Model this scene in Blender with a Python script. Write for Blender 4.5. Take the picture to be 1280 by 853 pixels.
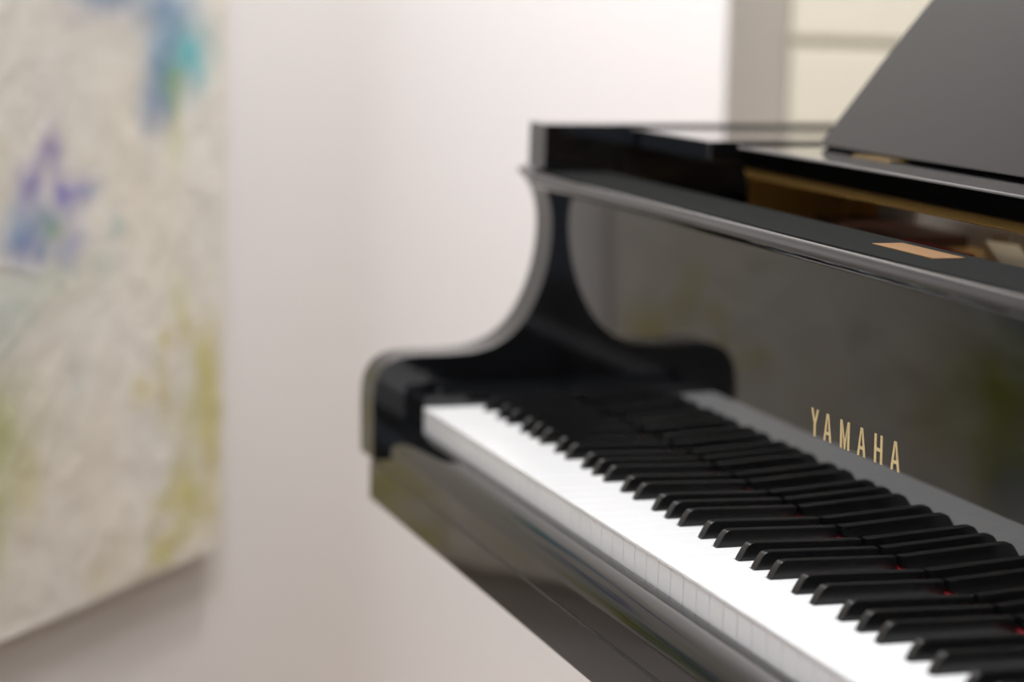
import bpy, bmesh, math, random
from mathutils import Vector, Matrix, noise
random.seed(7)
for o in list(bpy.data.objects): bpy.data.objects.remove(o)
SC = bpy.context.scene
COL = SC.collection
Z0 = 0.73                                   # height of the white key tops above the floor

# ------------------------------------------------------------------ camera
CAM_P = Vector((2.1371, -0.6145, 0.39929 + Z0))
YAW, PIT, ROL, FPX = -0.31745, 0.14872, 0.02275, 2945.2
fw = Vector((-math.cos(YAW)*math.cos(PIT), -math.sin(YAW)*math.cos(PIT), -math.sin(PIT)))
rt = Vector((-math.sin(YAW), math.cos(YAW), 0.0))
up = rt.cross(fw)
r2 = rt*math.cos(ROL) + up*math.sin(ROL)
u2 = up*math.cos(ROL) - rt*math.sin(ROL)
cam_d = bpy.data.cameras.new('camera')
cam = bpy.data.objects.new('camera', cam_d); COL.objects.link(cam)
M = Matrix((r2, u2, -fw)).transposed().to_4x4(); M.translation = CAM_P
cam.matrix_world = M
cam_d.sensor_width = 36.0; cam_d.sensor_fit = 'HORIZONTAL'
cam_d.lens = FPX/1280*36.0
cam_d.clip_start = 0.02; cam_d.clip_end = 50
cam_d.dof.use_dof = True
cam_d.dof.focus_distance = 1.69
cam_d.dof.aperture_fstop = 2.8
SC.camera = cam

# ------------------------------------------------------------------ world, exposure
w = bpy.data.worlds.new('world'); SC.world = w; w.use_nodes = True
w.node_tree.nodes['Background'].inputs[0].default_value = (0.75, 0.82, 1.0, 1)
w.node_tree.nodes['Background'].inputs[1].default_value = 1.0
SC.view_settings.view_transform = 'Standard'
SC.view_settings.look = 'None'
SC.view_settings.gamma = 1.0
SC.view_settings.use_curve_mapping = False
SC.view_settings.exposure = 0.24

# room axes: E1 runs along the painting wall away from the camera, E2 points from that wall into the room
RC = Vector((-0.51305, -0.08488, 0)); E1 = Vector((-0.768695, 0.639615, 0)); E2 = Vector((0.639615, 0.768695, 0))
def room(s, t, z=0.0): return RC + E1*s + E2*t + Vector((0, 0, z))
RZ = math.atan2(E1.y, E1.x)                 # rotation that turns local x to E1, local y to -E2... (E1,E2) is right handed? handled below
HAND = E1.x*E2.y - E1.y*E2.x
S_CORNER, T_JOG, S_BACK = 0.756, 0.356, 1.07
S_NEAR, T_FAR, H = -6.0, 5.0, 2.7

def area_light(name, loc, target, sx, sy, power, color):
    d = bpy.data.lights.new(name, 'AREA'); d.shape = 'RECTANGLE'; d.size = sx; d.size_y = sy
    d.energy = power; d.color = color
    o = bpy.data.objects.new(name, d); COL.objects.link(o); o.location = loc
    o.rotation_euler = (Vector(target) - Vector(loc)).to_track_quat('-Z', 'Y').to_euler()
    return o
# unseen ceiling lamps added for the overhead light (fittings are built further down)
CEIL_LAMPS = [(-1.15, 0.66), (-0.2, 1.9), (-0.6, 3.1), (-2.6, 1.2)]
CEIL_POWER = [34, 1.5, 1.5, 3]
for (s, t), pw in zip(CEIL_LAMPS, CEIL_POWER):
    area_light('unseen_ceiling_light', room(s, t, H - 0.045), room(s, t, 0), 0.5, 0.5, pw, (0.94, 0.965, 1.0))
DOWNLIGHTS = [((0.12, 0.42), (0.62, 0.02, 1.35), 125, 88), ((-1.10, 0.20), (-0.74, 0.74, 0.73), 4, 46)]   # (s, t), target, watts, cone; the second is unseen, added to brighten the keys
for (s, t), tg, pw, cone in DOWNLIGHTS:
    sd = bpy.data.lights.new('downlight_beam', 'SPOT'); sd.energy = pw; sd.color = (0.985, 0.985, 0.965)
    sd.spot_size = math.radians(cone); sd.spot_blend = 1.0; sd.shadow_soft_size = 0.07
    so = bpy.data.objects.new('downlight_beam', sd); COL.objects.link(so)
    so.location = room(s, t, H - 0.05)
    so.rotation_euler = (room(*tg) - so.location).to_track_quat('-Z', 'Y').to_euler()

# ------------------------------------------------------------------ materials
def lin(h):
    h = h.lstrip('#'); c = [int(h[i:i+2], 16)/255 for i in (0, 2, 4)]
    return tuple(((x/12.92) if x <= 0.04045 else ((x+0.055)/1.055)**2.4) for x in c) + (1,)
def mat(name, color, rough=0.5, metal=0.0, ior=1.5, bump=0.0, bscale=50.0, var=0.0, vscale=8.0, spec=0.5, coat=0.0):
    m = bpy.data.materials.new(name); m.use_nodes = True
    nt = m.node_tree; b = nt.nodes['Principled BSDF']
    c = lin(color) if isinstance(color, str) else tuple(color) + (1,)
    b.inputs['Base Color'].default_value = c
    b.inputs['Roughness'].default_value = rough; b.inputs['Metallic'].default_value = metal
    b.inputs['IOR'].default_value = ior
    b.inputs['Specular IOR Level'].default_value = spec
    b.inputs['Coat Weight'].default_value = coat
    tc = nt.nodes.new('ShaderNodeTexCoord')
    if var > 0:
        n = nt.nodes.new('ShaderNodeTexNoise'); n.inputs['Scale'].default_value = vscale; n.inputs['Detail'].default_value = 6
        nt.links.new(tc.outputs['Object'], n.inputs['Vector'])
        mx = nt.nodes.new('ShaderNodeMix'); mx.data_type = 'RGBA'
        mx.inputs[6].default_value = tuple(x*(1-var) for x in c[:3]) + (1,)
        mx.inputs[7].default_value = tuple(min(1, x*(1+var)) for x in c[:3]) + (1,)
        nt.links.new(n.outputs['Fac'], mx.inputs[0]); nt.links.new(mx.outputs[2], b.inputs['Base Color'])
    if bump > 0:
        n2 = nt.nodes.new('ShaderNodeTexNoise'); n2.inputs['Scale'].default_value = bscale; n2.inputs['Detail'].default_value = 4
        nt.links.new(tc.outputs['Object'], n2.inputs['Vector'])
        bp_ = nt.nodes.new('ShaderNodeBump'); bp_.inputs['Strength'].default_value = bump; bp_.inputs['Distance'].default_value = 0.001
        nt.links.new(n2.outputs['Fac'], bp_.inputs['Height']); nt.links.new(bp_.outputs['Normal'], b.inputs['Normal'])
    return m
BLACK = mat('polished_black_lacquer', (0.004, 0.004, 0.0042), 0.03, ior=1.60)
SATIN = mat('black_felt', (0.011, 0.012, 0.011), 0.95, bump=0.6, bscale=900, spec=0.15, var=0.3, vscale=500)
KEYW = mat('white_key_acrylic', '#f0efee', 0.22, ior=1.49)
KEYB = mat('black_key_ebonite', (0.006, 0.006, 0.006), 0.2, ior=1.5, bump=0.04, bscale=600)
FELT = mat('red_felt', (0.42, 0.008, 0.02), 0.95, bump=0.8, bscale=900, var=0.2, vscale=300)
GOLDL = mat('gold_inlay', '#d8c08c', 0.45, metal=0.15, var=0.12, vscale=400)
PLATE = mat('gold_iron_plate', '#b58a40', 0.45, metal=0.15, bump=0.3, bscale=300, var=0.12, vscale=20)
VENEER = mat('golden_maple_veneer', '#c4923f', 0.5, var=0.18, vscale=12)
COPPER = mat('brushed_copper', '#8f6b47', 0.5, metal=0.2, var=0.15, vscale=120)
BRASS = mat('brass', '#c9a765', 0.25, metal=1.0)
STEEL = mat('steel_wire', '#a8a196', 0.4, metal=0.4)
SPRUCE = mat('spruce_soundboard', '#b58a4e', 0.45, var=0.15, vscale=30)
RUBBER = mat('dark_rubber', (0.02, 0.02, 0.02), 0.7)
WALLM = mat('matt_white_wall_paint', '#e6e0de', 0.9, bump=0.25, bscale=260, var=0.015, vscale=3)
DARKW = mat('dark_room_wall', '#241b15', 0.6, var=0.2, vscale=6)  # dimness of the unseen room is put into this wall colour
CREAM = mat('cream_wall_paint', '#ddd5c4', 0.85, bump=0.2, bscale=200, var=0.02, vscale=4)
CEILM = mat('ceiling_paint', '#ece8e2', 0.95, bump=0.2, bscale=200)
TRIMW = mat('white_trim_paint', '#e9e5e0', 0.5)
CANV = mat('canvas_edge', '#b8ab98', 0.9, bump=0.5, bscale=400)
FRAMEM = mat('window_frame_paint', '#e6e3de', 0.45)
def floor_mat():
    m = mat('oak_floor', '#a58a6c', 0.4); nt = m.node_tree; b = nt.nodes['Principled BSDF']
    tc = nt.nodes.new('ShaderNodeTexCoord'); mp = nt.nodes.new('ShaderNodeMapping'); mp.inputs['Scale'].default_value = (1.5, 22, 1)
    n = nt.nodes.new('ShaderNodeTexNoise'); n.inputs['Scale'].default_value = 3; n.inputs['Detail'].default_value = 8
    r = nt.nodes.new('ShaderNodeValToRGB'); r.color_ramp.elements[0].color = lin('#9c8971'); r.color_ramp.elements[1].color = lin('#b7a388')
    nt.links.new(tc.outputs['Object'], mp.inputs[0]); nt.links.new(mp.outputs[0], n.inputs[0])
    nt.links.new(n.outputs[0], r.inputs[0]); nt.links.new(r.outputs[0], b.inputs['Base Color'])
    return m
OAK = floor_mat()
def emis(name, color, strength):
    m = bpy.data.materials.new(name); m.use_nodes = True; b = m.node_tree.nodes['Principled BSDF']
    b.inputs['Base Color'].default_value = (0.9, 0.9, 0.9, 1)
    b.inputs['Emission Color'].default_value = tuple(color) + (1,); b.inputs['Emission Strength'].default_value = strength
    return m
LAMPE = emis('lamp_diffuser', (0.94, 0.965, 1.0), 4)
gl = bpy.data.materials.new('window_glass'); gl.use_nodes = True
gb = gl.node_tree.nodes['Principled BSDF']; gb.inputs['Transmission Weight'].default_value = 1; gb.inputs['Roughness'].default_value = 0; gb.inputs['IOR'].default_value = 1.45

# ------------------------------------------------------------------ helpers
def obj(name, bm, m, parent=None, smooth=False, loc=None):
    me = bpy.data.meshes.new(name)
    bmesh.ops.recalc_face_normals(bm, faces=bm.faces)
    bm.to_mesh(me); bm.free()
    for mm in (m if isinstance(m, (list, tuple)) else [m]): me.materials.append(mm)
    if smooth:
        for p in me.polygons: p.use_smooth = True
    o = bpy.data.objects.new(name, me); COL.objects.link(o)
    if parent: o.parent = parent
    if loc is not None: o.location = loc
    return o
def box(bm, x0, x1, y0, y1, z0, z1):
    vs = [bm.verts.new((x, y, z)) for x in (x0, x1) for y in (y0, y1) for z in (z0, z1)]
    for f in ((0,1,3,2),(4,6,7,5),(0,4,5,1),(2,3,7,6),(0,2,6,4),(1,5,7,3)): bm.faces.new([vs[i] for i in f])
    return vs
def bbox(x0, x1, y0, y1, z0, z1, bev=0.001, seg=2):
    bm = bmesh.new(); box(bm, x0, x1, y0, y1, z0, z1)
    if bev > 0:
        bmesh.ops.recalc_face_normals(bm, faces=bm.faces)
        bmesh.ops.bevel(bm, geom=list(bm.edges), offset=bev, segments=seg, profile=0.5, affect='EDGES')
    return bm
def prism(bm, pts, axis, a, b):
    """polygon pts extruded along axis ('x': pts are (y,z); 'y': (x,z); 'z': (x,y)) from a to b"""
    def P(p, v): return {'x': (v, p[0], p[1]), 'y': (p[0], v, p[1]), 'z': (p[0], p[1], v)}[axis]
    A = [bm.verts.new(P(p, a)) for p in pts]; B = [bm.verts.new(P(p, b)) for p in pts]
    n = len(pts)
    fa = bm.faces.new(A); fb = bm.faces.new(list(reversed(B)))
    sides = [bm.faces.new((A[i], B[i], B[(i+1) % n], A[(i+1) % n])) for i in range(n)]
    return fa, fb, sides
def sharp_smooth(o, ang=35):
    me = o.data
    for p in me.polygons: p.use_smooth = True
    bm = bmesh.new(); bm.from_mesh(me)
    for e in bm.edges:
        if len(e.link_faces) == 2: e.smooth = e.calc_face_angle(0) < math.radians(ang)
        else: e.smooth = False
    bm.to_mesh(me); bm.free()
    md = o.modifiers.new('weighted_normals', 'WEIGHTED_NORMAL'); md.keep_sharp = True; md.weight = 80
def catmull(pts, n=8, closed=False):
    out = []; N = len(pts)
    rng = range(N if closed else N-1)
    for i in rng:
        p = [Vector(pts[(i+k) % N] if closed else pts[max(0, min(N-1, i+k))]) for k in (-1, 0, 1, 2)]
        for j in range(n):
            t = j/n
            out.append(0.5*((2*p[1]) + (-p[0]+p[2])*t + (2*p[0]-5*p[1]+4*p[2]-p[3])*t*t + (-p[0]+3*p[1]-3*p[2]+p[3])*t**3))
    if not closed: out.append(Vector(pts[-1]))
    return [tuple(v) for v in out]
def arc(cx, cy, r, a0, a1, n=6): return [(cx + r*math.cos(math.radians(a0+(a1-a0)*i/n)), cy + r*math.sin(math.radians(a0+(a1-a0)*i/n))) for i in range(n+1)]
def cyl(bm, p0, p1, r0, r1=None, n=16):
    r1 = r0 if r1 is None else r1; p0 = Vector(p0); p1 = Vector(p1); d = (p1-p0).normalized()
    a = d.orthogonal().normalized(); b = d.cross(a)
    A = [bm.verts.new(p0 + (a*math.cos(2*math.pi*i/n)+b*math.sin(2*math.pi*i/n))*r0) for i in range(n)]
    B = [bm.verts.new(p1 + (a*math.cos(2*math.pi*i/n)+b*math.sin(2*math.pi*i/n))*r1) for i in range(n)]
    bm.faces.new(A); bm.faces.new(list(reversed(B)))
    for i in range(n): bm.faces.new((A[i], A[(i+1) % n], B[(i+1) % n], B[i]))
def rod(name, p0, p1, r, m, parent, r1=None, n=16):
    bm = bmesh.new(); cyl(bm, p0, p1, r, r1, n); o = obj(name, bm, m, parent); sharp_smooth(o); return o
def tag(o, label, cat, group=None):
    o['label'] = label; o['category'] = cat
    if group: o['group'] = group
    return o
def empty(name, loc):
    o = bpy.data.objects.new(name, None); COL.objects.link(o); o.location = loc; o.empty_display_size = 0.1; return o
def struct(o): o['kind'] = 'structure'; return o
def rbox(name, s0, s1, t0, t1, z0, z1, m, bev=0.0, parent=None):
    """box given in room coordinates"""
    bm = bmesh.new()
    vs = [bm.verts.new(room(s, t, z)) for s in (s0, s1) for t in (t0, t1) for z in (z0, z1)]
    for f in ((0,1,3,2),(4,6,7,5),(0,4,5,1),(2,3,7,6),(0,2,6,4),(1,5,7,3)): bm.faces.new([vs[i] for i in f])
    bmesh.ops.recalc_face_normals(bm, faces=bm.faces)
    if bev: bmesh.ops.bevel(bm, geom=list(bm.edges), offset=bev, segments=3, profile=0.5, affect='EDGES')
    o = obj(name, bm, m, parent)
    if bev: sharp_smooth(o, 50)
    return o

# ------------------------------------------------------------------ room shell
WT = 0.15
struct(rbox('floor', S_NEAR-WT, S_BACK+WT, -0.03-WT, T_FAR+WT, -0.1, 0, OAK))
struct(rbox('ceiling', S_NEAR-WT, S_BACK+WT, -0.03-WT, T_FAR+WT, H, H+0.1, CEILM))
CR = 0.35                                    # radius of the inside corner, rounded to smooth the light gradient on the wall
struct(rbox('wall_left', S_NEAR-WT, S_CORNER-CR, -0.03-WT, -0.03, 0, H, WALLM))
def corner_prism(name, off, z0, z1, m, back):
    a_ = [(S_CORNER-CR + (CR-off)*math.cos(math.radians(d)), -0.03+CR + (CR-off)*math.sin(math.radians(d))) for d in range(-90, 1, 5)]
    if back: pl = a_ + [(S_CORNER, T_JOG), (S_BACK+WT, T_JOG), (S_BACK+WT, -0.03-WT), (S_CORNER-CR, -0.03-WT)]
    else:
        b_ = [(S_CORNER-CR + (CR-0.001)*math.cos(math.radians(d)), -0.03+CR + (CR-0.001)*math.sin(math.radians(d))) for d in range(0, -91, -5)]
        pl = a_ + b_
    bm = bmesh.new(); prism(bm, [tuple(room(s_, t_)[:2]) for s_, t_ in pl], 'z', z0, z1)
    o = obj(name, bm, m); sharp_smooth(o, 30); return struct(o)
corner_prism('wall_corner', 0.0, 0, H, WALLM, True)
# recessed back wall: lower and upper panelling with a shadow gap between them
GAPZ = 1.059
struct(rbox('wall_back', S_BACK+0.02, S_BACK+WT, T_JOG, T_FAR+WT, 0, H, CREAM))
struct(rbox('wall_right', S_NEAR-WT, S_BACK+0.02, T_FAR, T_FAR+WT, 0, H, DARKW))
pe = struct(empty('trim_1', room(S_BACK, T_JOG, 0)))
def panel(z0, z1, t0, t1):
    o = rbox('panel', S_BACK, S_BACK+0.02, t0, t1, z0, z1, CREAM, bev=0.004); o.parent = pe
    o.matrix_parent_inverse = Matrix.Translation(-room(S_BACK, T_JOG, 0))
for k in range(3):
    t0 = T_JOG + 0.004 + k*1.3
    for z0, z1 in ((0.1, GAPZ-0.006), (GAPZ+0.006, 1.9), (1.912, H)): panel(z0, z1, t0, min(T_FAR, t0+1.288))
corner_prism('baseboard_corner', 0.015, 0, 0.1, TRIMW, False)
struct(rbox('baseboard_left', S_NEAR, S_CORNER-CR, -0.03, -0.015, 0, 0.1, TRIMW))
struct(rbox('baseboard_back', S_BACK-0.005, S_BACK+0.02, T_JOG, T_FAR, 0, 0.1, TRIMW))

LAMP_LABELS = ['unseen square ceiling lamp added above the keyboard', 'unseen square ceiling lamp added above the bass corner of the piano',
               'unseen square ceiling lamp added beyond the tail of the piano', 'unseen square ceiling lamp added behind the camera']
for (s, t), lb in zip(CEIL_LAMPS, LAMP_LABELS):
    c = room(s, t, H)
    e = empty('unseen_ceiling_lamp', c); tag(e, lb, 'lamp', 'unseen ceiling lamps')
    bm = bmesh.new(); box(bm, -0.29, 0.29, -0.29, 0.29, -0.03, 0); o = obj('housing', bm, TRIMW, e)
    bm = bmesh.new(); box(bm, -0.25, 0.25, -0.25, 0.25, -0.036, -0.03); o = obj('diffuser', bm, LAMPE, e)
for (dl_, lb) in zip(DOWNLIGHTS, ('round white ceiling downlight aimed at the bright wall corner', 'unseen round ceiling downlight added to brighten the piano keys')):
    e = empty('downlight', room(dl_[0][0], dl_[0][1], H)); tag(e, lb, 'lamp', 'ceiling downlights')
    bm = bmesh.new(); cyl(bm, (0, 0, 0), (0, 0, -0.03), 0.07, n=32); obj('housing', bm, TRIMW, e)

# ------------------------------------------------------------------ painting
PW, PZ0, PZ1, PTH = 1.35, Z0-0.2524, 1.25, 0.022
def build_painting():
    # local x runs from the right-hand edge towards the viewer, z up, +y towards the room
    base = Vector((0.75, 0.695, 0.635))
    B = []   # x, z (above the bottom edge), rx, rz, colour, strength
    def b(x, z, rx, rz, c, a=1.0):
        k = 1.12 if (x < .24 and z < .32) else 1.38
        B.append((x, z, rx*k, rz*0.9, lin(c)[:3], a))
    YEL, YG, TEAL, BLU, PUR, LAV, GRN, SLT = '#c3b64a', '#b8bb62', '#5fb0b4', '#5874a8', '#6a5aa8', '#8f8cc0', '#8fae74', '#6f86a6'
    # drips and blots seen directly
    b(.13,.612,.034,.045,'#6d8fb0',.9); b(.085,.568,.030,.030,'#5fb3b9',.95); b(.168,.520,.013,.032,SLT,.75); b(.125,.555,.022,.035,'#6588ad',.95); b(.135,.53,.012,.03,SLT,.8)
    b(.115,.545,.016,.02,'#86b06a',.6); b(.112,.50,.010,.045,YG,.5); b(.085,.575,.014,.016,'#64b6bb',.9)
    b(.245,.640,.040,.022,'#6f83a8',.85); b(.29,.650,.03,.014,'#8497b5',.6)
    b(.352,.475,.011,.018,PUR,.8); b(.40,.44,.014,.022,LAV,.7); b(.342,.437,.011,.015,'#6a62b0',.85); b(.31,.436,.015,.013,'#6f6cb4',.8)
    b(.285,.436,.012,.010,'#8f9fc0',.5); b(.40,.39,.025,.022,'#5c66b2',.85); b(.37,.41,.012,.014,'#5f78a6',.7); b(.36,.40,.016,.014,GRN,.6)
    b(.375,.47,.010,.010,'#9a8dbb',.5); b(.395,.455,.012,.010,'#7d70ad',.6)
    b(.32,.385,.014,.022,'#7478b8',.6,); b(.335,.365,.012,.016,'#8384bc',.5)
    b(.235,.395,.008,.012,'#9fbcbc',.6); b(.262,.36,.012,.014,'#a9c0b4',.5); b(.34,.35,.04,.022,'#b5bf98',.4); b(.42,.34,.03,.03,'#a8bdb4',.45)
    b(.318,.245,.008,.018,'#9fb0b4',.45); b(.42,.41,.02,.02,'#5b8fb0',.6)
    # yellow-green wash near the right-hand edge
    b(.105,.300,.014,.022,YG,.35); b(.090,.268,.014,.02,YEL,.5); b(.142,.262,.010,.010,YEL,.6); b(.140,.215,.009,.035,YEL,.5); b(.132,.185,.010,.025,YEL,.4)
    b(.183,.212,.016,.014,YEL,.6); b(.045,.235,.016,.03,YEL,.6); b(.038,.19,.020,.045,'#b9ac45',.7); b(.055,.155,.026,.03,YEL,.5); b(.03,.11,.012,.05,'#c0b24e',.6)
    b(.09,.17,.02,.02,YG,.3); b(.10,.098,.022,.022,'#bdb554',.75); b(.135,.075,.022,.014,YEL,.6); b(.08,.075,.022,.022,'#c3b65a',.7); b(.06,.05,.03,.018,YEL,.6)
    b(.165,.052,.010,.010,'#ab9f62',.5); b(.145,.022,.018,.016,YEL,.8); b(.11,.030,.028,.014,'#bfb365',.6); b(.225,.048,.012,.012,YEL,.1); b(.275,.03,.016,.012,'#b9ab5e',.35)
    b(.405,.155,.012,.03,'#bfb052',.6)
    # the part that only the piano lacquer shows: stronger colours further along the canvas
    b(.50,.20,.045,.055,'#9aa020',1.0); b(.485,.12,.02,.05,'#a8a22e',.8); b(.53,.13,.03,.04,'#8f9a2c',.7); b(.56,.30,.05,.04,'#2f6f7c',.9); b(.58,.24,.03,.03,'#4a8a3a',.8)
    b(.62,.19,.05,.03,'#27466e',.9); b(.66,.10,.06,.05,'#4d8a2e',.9); b(.70,.17,.05,.04,'#1f3f66',.9); b(.76,.07,.05,.05,'#2b5a78',.9); b(.80,.22,.06,.05,'#5f9a3c',.8)
    b(.86,.12,.05,.05,'#2c4a80',.9); b(.92,.26,.07,.05,TEAL,.8); b(.72,.30,.05,.04,'#2f8288',.7); b(1.0,.12,.06,.06,'#8fa044',.7); b(.64,.40,.05,.05,PUR,.5)
    for i in range(26):
        b(random.uniform(.45,1.32), random.uniform(.02,1.1), random.uniform(.008,.04), random.uniform(.01,.05), random.choice([YEL,YG,TEAL,BLU,LAV,GRN,SLT]), random.uniform(.2,.6))
    for i in range(8):
        b(random.uniform(.05,1.3), random.uniform(.69,.76), random.uniform(.01,.05), random.uniform(.015,.06), random.choice([YEL,TEAL,BLU,LAV,GRN,SLT]), random.uniform(.2,.6))
    HH = PZ1-PZ0; NX, NZ = 330, 190
    verts, faces, cols = [], [], []
    for j in range(NZ+1):
        z = HH*j/NZ
        for i in range(NX+1):
            x = PW*i/NX
            n1 = noise.fractal(Vector((x*5, z*5, 1.3)), 0.8, 2.0, 5)
            n2 = noise.fractal(Vector((x*24, z*20, 4.1)), 0.9, 2.1, 4)
            wx = x + 0.010*noise.noise(Vector((x*28, z*28, 9))) + 0.005*noise.noise(Vector((x*70, z*70, 3)))
            wz = z + 0.012*noise.noise(Vector((x*26, z*26, 19))) + 0.006*noise.noise(Vector((x*70, z*60, 13)))
            ridge = math.exp(-(abs(noise.noise(Vector((x*9+3, z*11, 2.2))))/0.05)**2)
            c = base*(1.0 + 0.05*n1 + 0.03*n2)
            warm = max(0, min(1, 0.5+0.9*noise.noise(Vector((x*7+8, z*4, 5)))))
            c = Vector((c.x, c.y*(1-0.02*warm), c.z*(1-0.09*warm)))
            for bx, bz, rx, rz, col, a in B:
                dx = (wx-bx)/(rx*1.22)
                if abs(dx) > 2: continue
                dz = (wz-bz)/(rz*1.22)
                d = dx*dx+dz*dz
                if d < 4:
                    k = a*math.exp(-d*0.9)*(0.85+0.3*n2)
                    k = max(0, min(1, k)); c = c*(1-k) + Vector(col)*k
            cols.append((max(0,min(1,c.x)), max(0,min(1,c.y)), max(0,min(1,c.z)), 1))
            edge = min(x, PW-x, z, HH-z); ef = min(1, edge/0.01)
            h = ef*(0.0014*n1 + 0.0010*n2 + 0.0014*ridge*max(0, noise.noise(Vector((x*3, z*3, 7)))+0.1)*2)
            verts.append((x, h, z))
    for j in range(NZ):
        for i in range(NX):
            a = j*(NX+1)+i; faces.append((a, a+NX+1, a+NX+2, a+1))
    me = bpy.data.meshes.new('painted_canvas'); me.from_pydata(verts, [], faces)
    ca = me.color_attributes.new('paint', 'FLOAT_COLOR', 'POINT')
    for i, c in enumerate(cols): ca.data[i].color = c
    for p in me.polygons: p.use_smooth = True
    m = mat('oil_paint_on_canvas', '#cccccc', 0.75, bump=0.5, bscale=160)
    at = m.node_tree.nodes.new('ShaderNodeVertexColor'); at.layer_name = 'paint'
    m.node_tree.links.new(at.outputs['Color'], m.node_tree.nodes['Principled BSDF'].inputs['Base Color'])
    me.materials.append(m)
    e = empty('abstract_painting', room(0, -0.03, PZ0))
    # local x = -E1, local y = E2
    R = Matrix((-E1, E2, Vector((0, 0, 1)))).transposed().to_4x4(); R.translation = room(0, -0.03, PZ0)
    e.matrix_world = R
    o = bpy.data.objects.new('painted_canvas', me); COL.objects.link(o); o.parent = e; o.location = (0, PTH, 0)
    HH = PZ1-PZ0
    bm = bmesh.new(); box(bm, 0.0005, PW-0.0005, 0.012, PTH-0.009, 0.0005, HH-0.0005); obj('canvas_side', bm, CANV, e)
    bm = bmesh.new()
    for a in ((0.02,PW-0.02,0.02,0.06),(0.02,PW-0.02,HH-0.06,HH-0.02),(0.02,0.06,0.06,HH-0.06),(PW-0.06,PW-0.02,0.06,HH-0.06)): box(bm, a[0], a[1], 0.001, 0.012, a[2], a[3])
    obj('stretcher_bars', bm, VENEER, e)
    tag(e, 'large unframed textured beige abstract painting with blue, purple and yellow blots on the white wall', 'painting')
build_painting()

# ------------------------------------------------------------------ grand piano
XL, XR = -0.085, 1.3096                      # outer faces of the case
XC = (XL+XR)/2
piano = empty('grand_piano', (0, 0, 0))
tag(piano, 'polished black grand piano with open fallboard, music desk up and gold lettering', 'piano')
piano.location = (0, 0, 0)
def zz(pts): return [(p[0], p[1]+Z0) for p in pts]
def ppart(name, bm, m, ang=35, parent=None):
    o = obj(name, bm, m, parent or piano)
    sharp_smooth(o, ang); return o
def bevel_all(bm, off, seg=3, ang=30):
    bmesh.ops.recalc_face_normals(bm, faces=bm.faces)
    es = [e for e in bm.edges if len(e.link_faces) == 2 and e.calc_face_angle(0) > math.radians(ang)]
    bmesh.ops.bevel(bm, geom=es, offset=off, segments=seg, profile=0.5, affect='EDGES', clamp_overlap=True)

# arms with the scooped cheek
front = [(-0.0395, -0.0565), (-0.0400, -0.02), (-0.0400, 0.004), (-0.0375, 0.0205), (-0.0290, 0.0345), (-0.0140, 0.0425), (0.006, 0.0445),
         (0.040, 0.0450), (0.066, 0.0475), (0.090, 0.0565), (0.110, 0.0745), (0.1235, 0.0985), (0.1325, 0.1250), (0.1372, 0.1550),
         (0.1368, 0.1830), (0.1300, 0.2060), (0.1175, 0.2205)]
prof = catmull(front, 6)
ARM = [(-0.030, -0.064), (-0.030, -0.0575), (-0.0385, -0.0572)] + prof + [(0.1170, 0.2232), (0.1285, 0.2275), (0.1290, 0.2692), (0.205, 0.2692), (0.205, -0.064)]
for xa, xb in ((XL, -0.036), (1.2606, XR)):
    bm = bmesh.new(); prism(bm, zz(ARM), 'x', xa, xb); bevel_all(bm, 0.0022, 3)
    ppart('arm', bm, BLACK)
# case rim: bass side straight, tail and bent treble side
outer = [(XL, 0.205), (XL, 1.25), (XL+0.01, 1.42), (XL+0.09, 1.58), (XL+0.26, 1.66), (XL+0.46, 1.62), (0.56, 1.46), (0.70, 1.26), (0.90, 1.10), (1.12, 0.98), (1.26, 0.82), (XR, 0.62), (XR, 0.205)]
oc = [outer[0]] + catmull(outer[1:-1], 8) + [outer[-1]]
def inset(poly, d):
    out = []
    for i, p in enumerate(poly):
        a = Vector(poly[max(0, i-1)]); b_ = Vector(poly[min(len(poly)-1, i+1)]); t = (b_-a).normalized()
        n = Vector((t.y, -t.x)); out.append((p[0]+n.x*d, p[1]+n.y*d))
    out[0] = (out[0][0], poly[0][1]); out[-1] = (out[-1][0], poly[-1][1])
    return out
def strip(bm, A, B, z0, z1):
    va = [[bm.verts.new((p[0], p[1], z)) for z in (z0, z1)] for p in A]
    vb = [[bm.verts.new((p[0], p[1], z)) for z in (z0, z1)] for p in B]
    for i in range(len(A)-1):
        bm.faces.new((va[i][0], va[i+1][0], va[i+1][1], va[i][1])); bm.faces.new((vb[i][0], vb[i][1], vb[i+1][1], vb[i+1][0]))
        bm.faces.new((va[i][1], va[i+1][1], vb[i+1][1], vb[i][1])); bm.faces.new((va[i][0], vb[i][0], vb[i+1][0], va[i+1][0]))
    for k in (0, -1): bm.faces.new((va[k][0], va[k][1], vb[k][1], vb[k][0]))
ic = inset(oc, 0.040)
bm = bmesh.new(); strip(bm, oc, ic, Z0-0.106, Z0+0.2692); bevel_all(bm, 0.002, 2, 50); ppart('rim', bm, BLACK)
# inner rim veneered in golden wood, lower than the outer one
ic2 = inset(oc, 0.0405); ic3 = inset(oc, 0.052)
for P_ in (ic2, ic3): P_[0] = (P_[0][0], 0.345); P_[-1] = (P_[-1][0], 0.345)
bm = bmesh.new(); strip(bm, ic2, ic3, Z0+0.10, Z0+0.2345); ppart('inner_rim', bm, VENEER)

for xa, xb in ((XL+0.0405, XL+0.0525), (XR-0.0525, XR-0.0405)):
    bm = bmesh.new(); box(bm, xa, xb, 0.2055, 0.3445, Z0+0.10, Z0+0.2400); ppart('cheek_block', bm, BLACK)
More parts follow.
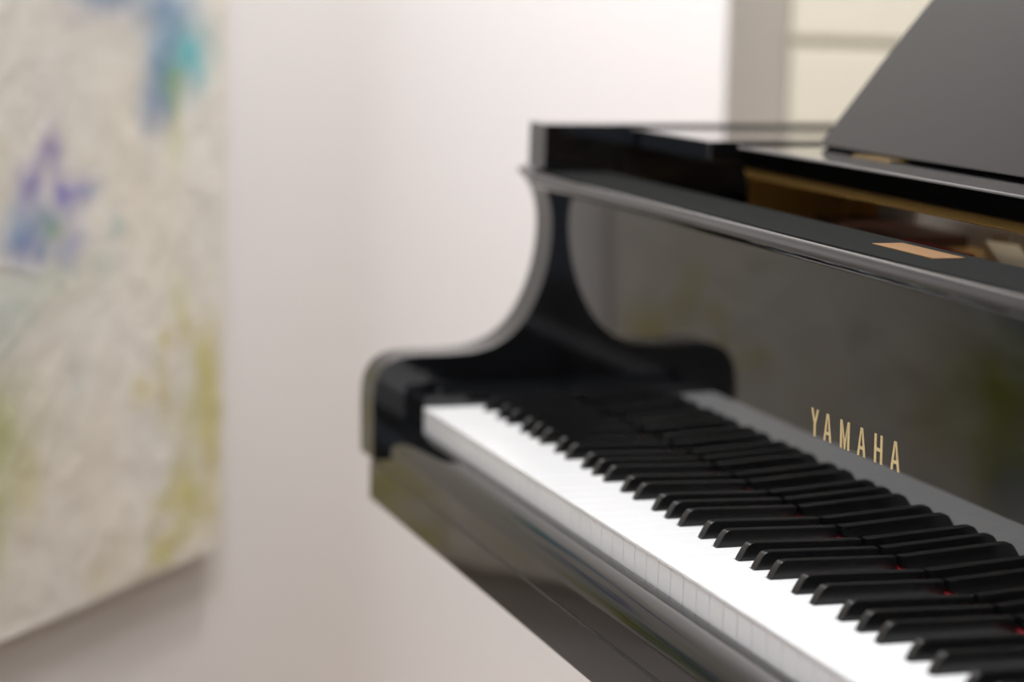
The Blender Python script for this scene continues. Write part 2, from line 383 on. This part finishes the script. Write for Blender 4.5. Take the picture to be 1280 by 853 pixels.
# key bed, key slip, key blocks
bm = bmesh.new(); prism(bm, zz([(-0.030, -0.1045), (-0.0285, -0.106), (0.60, -0.106), (0.60, -0.0655), (-0.0285, -0.0655), (-0.030, -0.067)]), 'x', XL+0.0005, XR-0.0005)
bevel_all(bm, 0.0006, 2); ppart('key_bed', bm, BLACK)
sl = [(-0.030, -0.0648)] + [(-0.0040+0.026*math.cos(math.radians(a)), -0.0465+0.0250*math.sin(math.radians(a))) for a in range(180, 89, -5)] + [(-0.0010, -0.0222), (-0.0010, -0.0648)]
bm = bmesh.new(); prism(bm, zz(sl), 'x', -0.0355, 1.2601); o = ppart('key_slip', bm, BLACK, 60)
for xa, xb in ((-0.0355, -0.0015), (1.2261, 1.2601)):
    bm = bmesh.new(); prism(bm, zz([(0.0005, -0.06), (0.0005, 0.006), (0.004, 0.0105), (0.150, 0.0105), (0.150, -0.06)]), 'x', xa, xb)
    bevel_all(bm, 0.0015, 3); kb = ppart('key_block', bm, BLACK)
    xm = (xa+xb)/2
    bm = bmesh.new(); cyl(bm, (xm, 0.022, Z0+0.0106), (xm, 0.022, Z0+0.0150), 0.0058, 0.0052, 20); ppart('screw_cap', bm, BLACK, parent=kb)
bm = bmesh.new(); box(bm, -0.03, 1.255, 0.004, 0.24, Z0-0.0655, Z0-0.045); ppart('key_frame', bm, VENEER)

# ---- keys
WW = 0.02355; GAP = 0.0005; KL = 0.165
YB = 0.0528                                   # front of the black keys at their base
BOFF = {0: 0.0210, 1: 0.0497, 3: 0.0905, 4: 0.11775, 5: 0.1450}     # centre of a sharp from the C edge
BW = 0.0096
oct0 = 2*WW - 7*WW                            # x of C0 (A0 is the first key)
sharps = []
for o_ in range(0, 8):
    for k, off in BOFF.items():
        x = oct0 + o_*7*WW + off
        if 0.02 < x < 51*WW: sharps.append(x)
def white_key(i):
    x0, x1 = i*WW+GAP/2, (i+1)*WW-GAP/2
    xa, xb = x0, x1
    for s_ in sharps:
        if abs(s_-x0) < 0.010: xa = max(xa, s_+BW/2+0.0006)
        if abs(s_-x1) < 0.010: xb = min(xb, s_-BW/2-0.0006)
    yn = YB-0.0012
    bm = bmesh.new()
    dip = random.uniform(-0.00008, 0.00008)
    pl = [(x0, 0.0), (x1, 0.0)]
    if xb < x1: pl += [(x1, yn), (xb, yn)]
    pl += [(xb, KL), (xa, KL)]
    if xa > x0: pl += [(xa, yn), (x0, yn)]
    A = [bm.verts.new((p[0], p[1], Z0-0.0022+dip)) for p in pl]; Bv = [bm.verts.new((p[0], p[1], Z0+dip)) for p in pl]
    bm.faces.new(A); top = bm.faces.new(list(reversed(Bv))); n = len(pl)
    for k in range(n): bm.faces.new((A[k], Bv[k], Bv[(k+1) % n], A[(k+1) % n]))
    bmesh.ops.recalc_face_normals(bm, faces=bm.faces)
    es = [e for e in bm.edges if all(v.co.z > Z0-0.001 for v in e.verts)]
    bmesh.ops.bevel(bm, geom=es, offset=0.0004, segments=2, profile=0.5, affect='EDGES')
    # key body, set back a little from the lip of the top
    pb = [(x0+0.0004, 0.0005), (x1-0.0004, 0.0005)]
    if xb < x1: pb += [(x1-0.0001, yn-0.0001), (xb-0.0001, yn-0.0001)]
    pb += [(xb-0.0001, KL), (xa+0.0001, KL)]
    if xa > x0: pb += [(xa+0.0001, yn-0.0001), (x0+0.0001, yn-0.0001)]
    prism(bm, pb, 'z', Z0-0.030, Z0-0.0021+dip)
    o = obj('white_key', bm, KEYW, piano)
    sharp_smooth(o, 40)
for i in range(52): white_key(i)
def black_mesh():
    bm = bmesh.new()
    # side profile (y, z), then tapered in x
    P = [(YB, -0.001), (YB+0.0002, 0.0006), (YB+0.0030, 0.0060), (YB+0.0052, 0.0095), (YB+0.0072, 0.0115), (YB+0.0098, 0.0124), (YB+0.0125, 0.0126), (0.1484, 0.0108), (0.1488, -0.001)]
    P = [(P[0])] + [tuple(p) for p in catmull(P[1:7], 4)] + P[7:]
    def hw(z): return BW/2 - 0.0009*max(0, z)/0.0126
    L = [bm.verts.new((-hw(z), y, z)) for y, z in P]; R = [bm.verts.new((hw(z), y, z)) for y, z in P]
    n = len(P); bm.faces.new(L); bm.faces.new(list(reversed(R)))
    for i in range(n): bm.faces.new((L[i], R[i], R[(i+1) % n], L[(i+1) % n]))
    bmesh.ops.recalc_face_normals(bm, faces=bm.faces)
    es = [e for e in bm.edges if len(e.link_faces) == 2 and e.calc_face_angle(0) > math.radians(50) and max(v.co.z for v in e.verts) > 0.0003]
    bmesh.ops.bevel(bm, geom=es, offset=0.0009, segments=3, profile=0.5, affect='EDGES')
    return bm
bk0 = None
for x in sharps:
    if bk0 is None:
        bk0 = obj('black_key', black_mesh(), KEYB, piano); sharp_smooth(bk0, 40); o = bk0
    else:
        o = bk0.copy(); COL.objects.link(o); o.parent = piano
    o.location = (x, 0, Z0)

# red felt under the fallboard
bm = bmesh.new(); box(bm, -0.001, 1.2256, 0.1500, 0.158, Z0+0.0004, Z0+0.0027)
ppart('felt_strip', bm, FELT)

# fallboard with its rolled top lip
TH = 0.02
def fy(z): return 0.1500 - math.tan(TH)*z      # front face, leaning a little to the player
fbp = [(fy(0.0055), 0.0055), (fy(0.206), 0.206), (0.170, 0.206), (0.172, 0.0055)]
bm = bmesh.new(); prism(bm, zz(fbp), 'x', -0.0355, 1.2601); fbo = ppart('fallboard', bm, BLACK)
lip = [(0.1500, 0.2045), (0.1330, 0.2055), (0.1230, 0.2065), (0.1180, 0.2090)] + arc(0.1185, 0.2140, 0.0050, 200, 130, 5) + [(0.1165, 0.2195)] + arc(0.1205, 0.2185, 0.0040, 150, 90, 5) + [(0.128, 0.2218), (0.1720, 0.2212), (0.1720, 0.2045)]
bm = bmesh.new(); prism(bm, zz(lip), 'x', -0.0355, 1.2601); ppart('fallboard_lip', bm, BLACK, 50)
bm = bmesh.new(); box(bm, -0.0355, 1.2601, 0.1262, 0.195, Z0+0.2212, Z0+0.2226); bevel_all(bm, 0.0005, 2); ppart('ledge_felt', bm, SATIN)
# small copper plate let into the ledge
bm = bmesh.new(); prism(bm, [(0.612, 0.1580), (0.706, 0.1570), (0.706, 0.1815), (0.612, 0.1825)], 'z', Z0+0.2226, Z0+0.2234)
bevel_all(bm, 0.0003, 2); o = ppart('lock_plate', bm, COPPER); o['label'] = 'copper coloured lock plate'

# gold letters on the fallboard
LZ0, LZ1 = 0.0705, 0.0915
LH = LZ1-LZ0
def letter(ch, xa, xb):
    wd = xb-xa; st = 0.0035; bm = bmesh.new(); polys = []
    if ch == 'H': polys = [[(0,0),(st,0),(st,LH),(0,LH)], [(wd-st,0),(wd,0),(wd,LH),(wd-st,LH)], [(st,LH*.42),(wd-st,LH*.42),(wd-st,LH*.54),(st,LH*.54)]]
    if ch == 'A':
        m_ = wd/2; polys = [[(0,0),(st,0),(m_,LH*.93),(m_,LH),(m_-st*.55,LH)], [(wd-st,0),(wd,0),(m_+st*.55,LH),(m_,LH),(m_,LH*.93)]]
        # bar
        def xi(z): return st + (m_-st)*z/(LH*.93)
        polys.append([(xi(LH*.24),LH*.24),(wd-xi(LH*.24),LH*.24),(wd-xi(LH*.35),LH*.35),(xi(LH*.35),LH*.35)])
    if ch == 'M':
        m_ = wd/2; polys = [[(0,0),(st,0),(st,LH),(0,LH)], [(wd-st,0),(wd,0),(wd,LH),(wd-st,LH)],
                            [(st,LH),(st,LH*.80),(m_-st*.35,0),(m_,0),(m_,LH*.30)], [(wd-st,LH),(m_,LH*.30),(m_,0),(m_+st*.35,0),(wd-st,LH*.80)]]
    if ch == 'Y':
        m_ = wd/2; polys = [[(m_-st/2,0),(m_+st/2,0),(m_+st/2,LH*.46),(m_-st/2,LH*.46)],
                            [(m_-st/2,LH*.46),(m_,LH*.46),(m_,LH*.58),(st*.95,LH),(0,LH)], [(m_,LH*.46),(m_+st/2,LH*.46),(wd,LH),(wd-st*.95,LH),(m_,LH*.58)]]
    for pl in polys:
        A = [bm.verts.new((xa+p[0], fy(LZ0+p[1])-0.0003, Z0+LZ0+p[1])) for p in pl]
        Bv = [bm.verts.new((xa+p[0], fy(LZ0+p[1])+0.0004, Z0+LZ0+p[1])) for p in pl]
        bm.faces.new(A); bm.faces.new(list(reversed(Bv)))
        for k in range(len(pl)): bm.faces.new((A[k], Bv[k], Bv[(k+1) % len(pl)], A[(k+1) % len(pl)]))
    o = obj('letter', bm, GOLDL, fbo)
    return o
for ch, xa, xb in (('Y',.5438,.5570),('A',.5657,.5792),('M',.5937,.6093),('A',.6221,.6354),('H',.6490,.6619),('A',.6745,.6882)): letter(ch, xa, xb)

# ---- interior: iron plate, pin block, pins, strings, felt
bm = bmesh.new()
ip = inset(oc, 0.053)
pl = [(ip[0][0], 0.20)] + [p for p in ip[1:-1]] + [(ip[-1][0], 0.20)]
prism(bm, pl, 'z', Z0+0.128, Z0+0.134); ppart('soundboard', bm, SPRUCE)
bm = bmesh.new()
x0, x1 = XL+0.054, XR-0.054
box(bm, x0, x1, 0.200, 0.245, Z0+0.165, Z0+0.190)
box(bm, x0, x1, 0.245, 0.47, Z0+0.165, Z0+0.178)
for xs in (x0+0.02, 0.30, 0.60, 0.86, 1.08, x1-0.03):
    prism(bm, [(xs-0.012, 0.44), (xs+0.012, 0.44), (xs+0.012-0.10, 1.05 if xs < 0.9 else 0.80), (xs-0.012-0.10, 1.05 if xs < 0.9 else 0.80)], 'z', Z0+0.165, Z0+0.195)
bevel_all(bm, 0.003, 2); ppart('iron_plate', bm, PLATE)
bm = bmesh.new(); box(bm, 0.300, 0.415, 0.330, 0.352, Z0+0.178, Z0+0.1900); ppart('string_felt', bm, FELT)
bm = bmesh.new(); prism(bm, [(0.560, 0.300), (0.600, 0.306), (0.360, 0.425), (0.320, 0.415)], 'z', Z0+0.178, Z0+0.1910)
ppart('plate_strut', bm, mat('pale_gold_paint', '#c9b78f', 0.5))
bm = bmesh.new(); box(bm, 0.09, 0.265, 0.360, 0.428, Z0+0.178, Z0+0.1890); ppart('dark_recess_block', bm, mat('recess_dark_brown', '#4a2a18', 0.6))  # solid block; the dark of a recess is put into its brown colour
bm = bmesh.new(); nx = 86
for i in range(nx):
    for r_ in range(3):
        x = 0.07+i*0.0130 + r_*0.004; y = 0.440+r_*0.030
        cyl(bm, (x, y, Z0+0.178), (x, y, Z0+0.199), 0.0034, 0.0030, 6)
o = ppart('tuning_pins', bm, STEEL); o['kind'] = 'stuff'
bm = bmesh.new()
for i in range(nx):
    for r_ in range(3):
        x = 0.07+i*0.0130 + r_*0.004; y = 0.440+r_*0.030
        yend = 0.78 if x > 0.93 else 1.05
        if x-0.08 > 0.0: cyl(bm, (x, y, Z0+0.1865), (x-0.08, yend, Z0+0.184), 0.0007, 0.0007, 3)
o = ppart('strings', bm, STEEL); o['kind'] = 'stuff'
bm = bmesh.new()
for i in range(66): box(bm, 0.03+i*0.0165, 0.040+i*0.0165, 0.575, 0.61, Z0+0.190, Z0+0.212)
o = ppart('damper_heads', bm, BLACK); o['kind'] = 'stuff'

# ---- music desk: flanks, shelf, panel
FT = 0.264; FF = 0.2665
for xa, xb in ((XL+0.041, 0.170), (1.0546, XR-0.041)):
    bm = bbox(xa, xb, 0.216, 0.585, Z0+FF-0.018, Z0+FF, 0.0012, 2); ppart('desk_flank', bm, BLACK)
SY = 0.2345
shp = arc(SY+0.0032, FT-0.0032, 0.0032, 170, 90, 6) + [(0.40, FT), (0.40, FT-0.012), (SY+0.030, FT-0.012), (SY+0.020, FT-0.029)] + arc(SY+0.0125, FT-0.026, 0.003, 250, 190, 4)
bm = bmesh.new(); prism(bm, zz(shp), 'x', 0.187, 1.0376); shelf = ppart('desk_shelf', bm, BLACK, 50)
# panel leaning back on two brass hinges
LEAN = math.radians(25); PY, PZ = 0.3045, FT+0.0025
def dp(x, h, off=0.0):   # point on the leaning desk; h up the panel, off behind its face
    return (x, PY + h*math.sin(LEAN) + off*math.cos(LEAN), Z0 + PZ + h*math.cos(LEAN) - off*math.sin(LEAN))
DESK_L = [(0.2110, 0.0), (0.2085, 0.006), (0.2160, 0.020), (0.2300, 0.045), (0.2520, 0.085), (0.2760, 0.125), (0.3040, 0.165), (0.3400, 0.205), (0.3850, 0.232), (0.4300, 0.243)]
dl = catmull([(p[0]+0.004, p[1]) for p in DESK_L], 5)
pts = [(p[0], p[1]) for p in dl] + [(2*0.6123-p[0], p[1]) for p in reversed(dl)]
bm = bmesh.new()
A = [bm.verts.new(dp(x, h, 0)) for x, h in pts]; Bv = [bm.verts.new(dp(x, h, 0.014)) for x, h in pts]
bm.faces.new(A); bm.faces.new(list(reversed(Bv)))
for k in range(len(pts)): bm.faces.new((A[k], Bv[k], Bv[(k+1) % len(pts)], A[(k+1) % len(pts)]))
bevel_all(bm, 0.0012, 2, 50)
desk = ppart('music_desk', bm, BLACK, 50)
for x in (0.345, 0.8796):
    bm = bbox(x-0.035, x+0.035, PY-0.016, PY+0.004, Z0+FT, Z0+FT+0.0012, 0.0004, 2); ppart('hinge', bm, BRASS, parent=shelf)
for x in (0.40, 0.8246):
    bm = bmesh.new(); cyl(bm, (x, 0.385, Z0+FT), dp(x, 0.13, 0.014), 0.004, n=8); ppart('desk_prop', bm, BRASS)

# ---- closed main lid with the front flap folded back on it
def lid_poly(d):
    g = inset(oc, -d); y0 = 0.64
    mid = [p for p in g if p[1] > y0]
    return [(g[0][0], y0)] + mid + [(g[-1][0], y0)]
bm = bmesh.new(); prism(bm, lid_poly(0.008), 'z', Z0+0.2696, Z0+0.2890); bevel_all(bm, 0.003, 2, 50); ppart('lid', bm, BLACK, 50)
def clip_y(poly, y1):
    out = []
    for i, p in enumerate(poly):
        q_ = poly[(i+1) % len(poly)]
        if p[1] <= y1: out.append(p)
        if (p[1]-y1)*(q_[1]-y1) < 0:
            k = (y1-p[1])/(q_[1]-p[1]); out.append((p[0]+(q_[0]-p[0])*k, y1))
    return out
bm = bmesh.new(); prism(bm, clip_y(lid_poly(0.008), 0.955), 'z', Z0+0.2894, Z0+0.3085); bevel_all(bm, 0.003, 2, 50); ppart('lid_flap', bm, BLACK, 50)

# ---- legs and pedal lyre
def leg(x, y):
    bm = bmesh.new(); zt = Z0-0.106
    def ring(z, h): return [bm.verts.new((x+sx*h, y+sy*h, z)) for sx, sy in ((-1,-1),(1,-1),(1,1),(-1,1))]
    rs = [ring(zt, .060), ring(zt-.05, .060), ring(zt-.065, .052), ring(0.115, .034), ring(0.105, .040), ring(0.075, .040)]
    bm.faces.new(rs[0]); bm.faces.new(list(reversed(rs[-1])))
    for a, b_ in zip(rs, rs[1:]):
        for k in range(4): bm.faces.new((a[k], b_[k], b_[(k+1) % 4], a[(k+1) % 4]))
    bevel_all(bm, 0.002, 2); l = ppart('leg', bm, BLACK)
    bm = bmesh.new(); cyl(bm, (x-0.018, y, 0.028), (x+0.018, y, 0.028), 0.028, n=24); cyl(bm, (x, y, 0.05), (x, y, 0.076), 0.016, n=16); ppart('caster', bm, BRASS, parent=l)
leg(0.06, 0.42); leg(1.165, 0.42); leg(0.27, 1.42)
bm = bmesh.new(); zt = Z0-0.106
for x in (0.52, 0.70): box(bm, x-0.018, x+0.018, 0.34, 0.376, 0.13, zt)
box(bm, 0.46, 0.76, 0.33, 0.40, 0.06, 0.13); bevel_all(bm, 0.003, 2); ly = ppart('pedal_lyre', bm, BLACK)
for x in (0.54, 0.61, 0.68):
    bm = bbox(x-0.012, x+0.012, 0.215, 0.345, 0.072, 0.082, 0.004, 3); ppart('pedal', bm, BRASS, parent=ly)
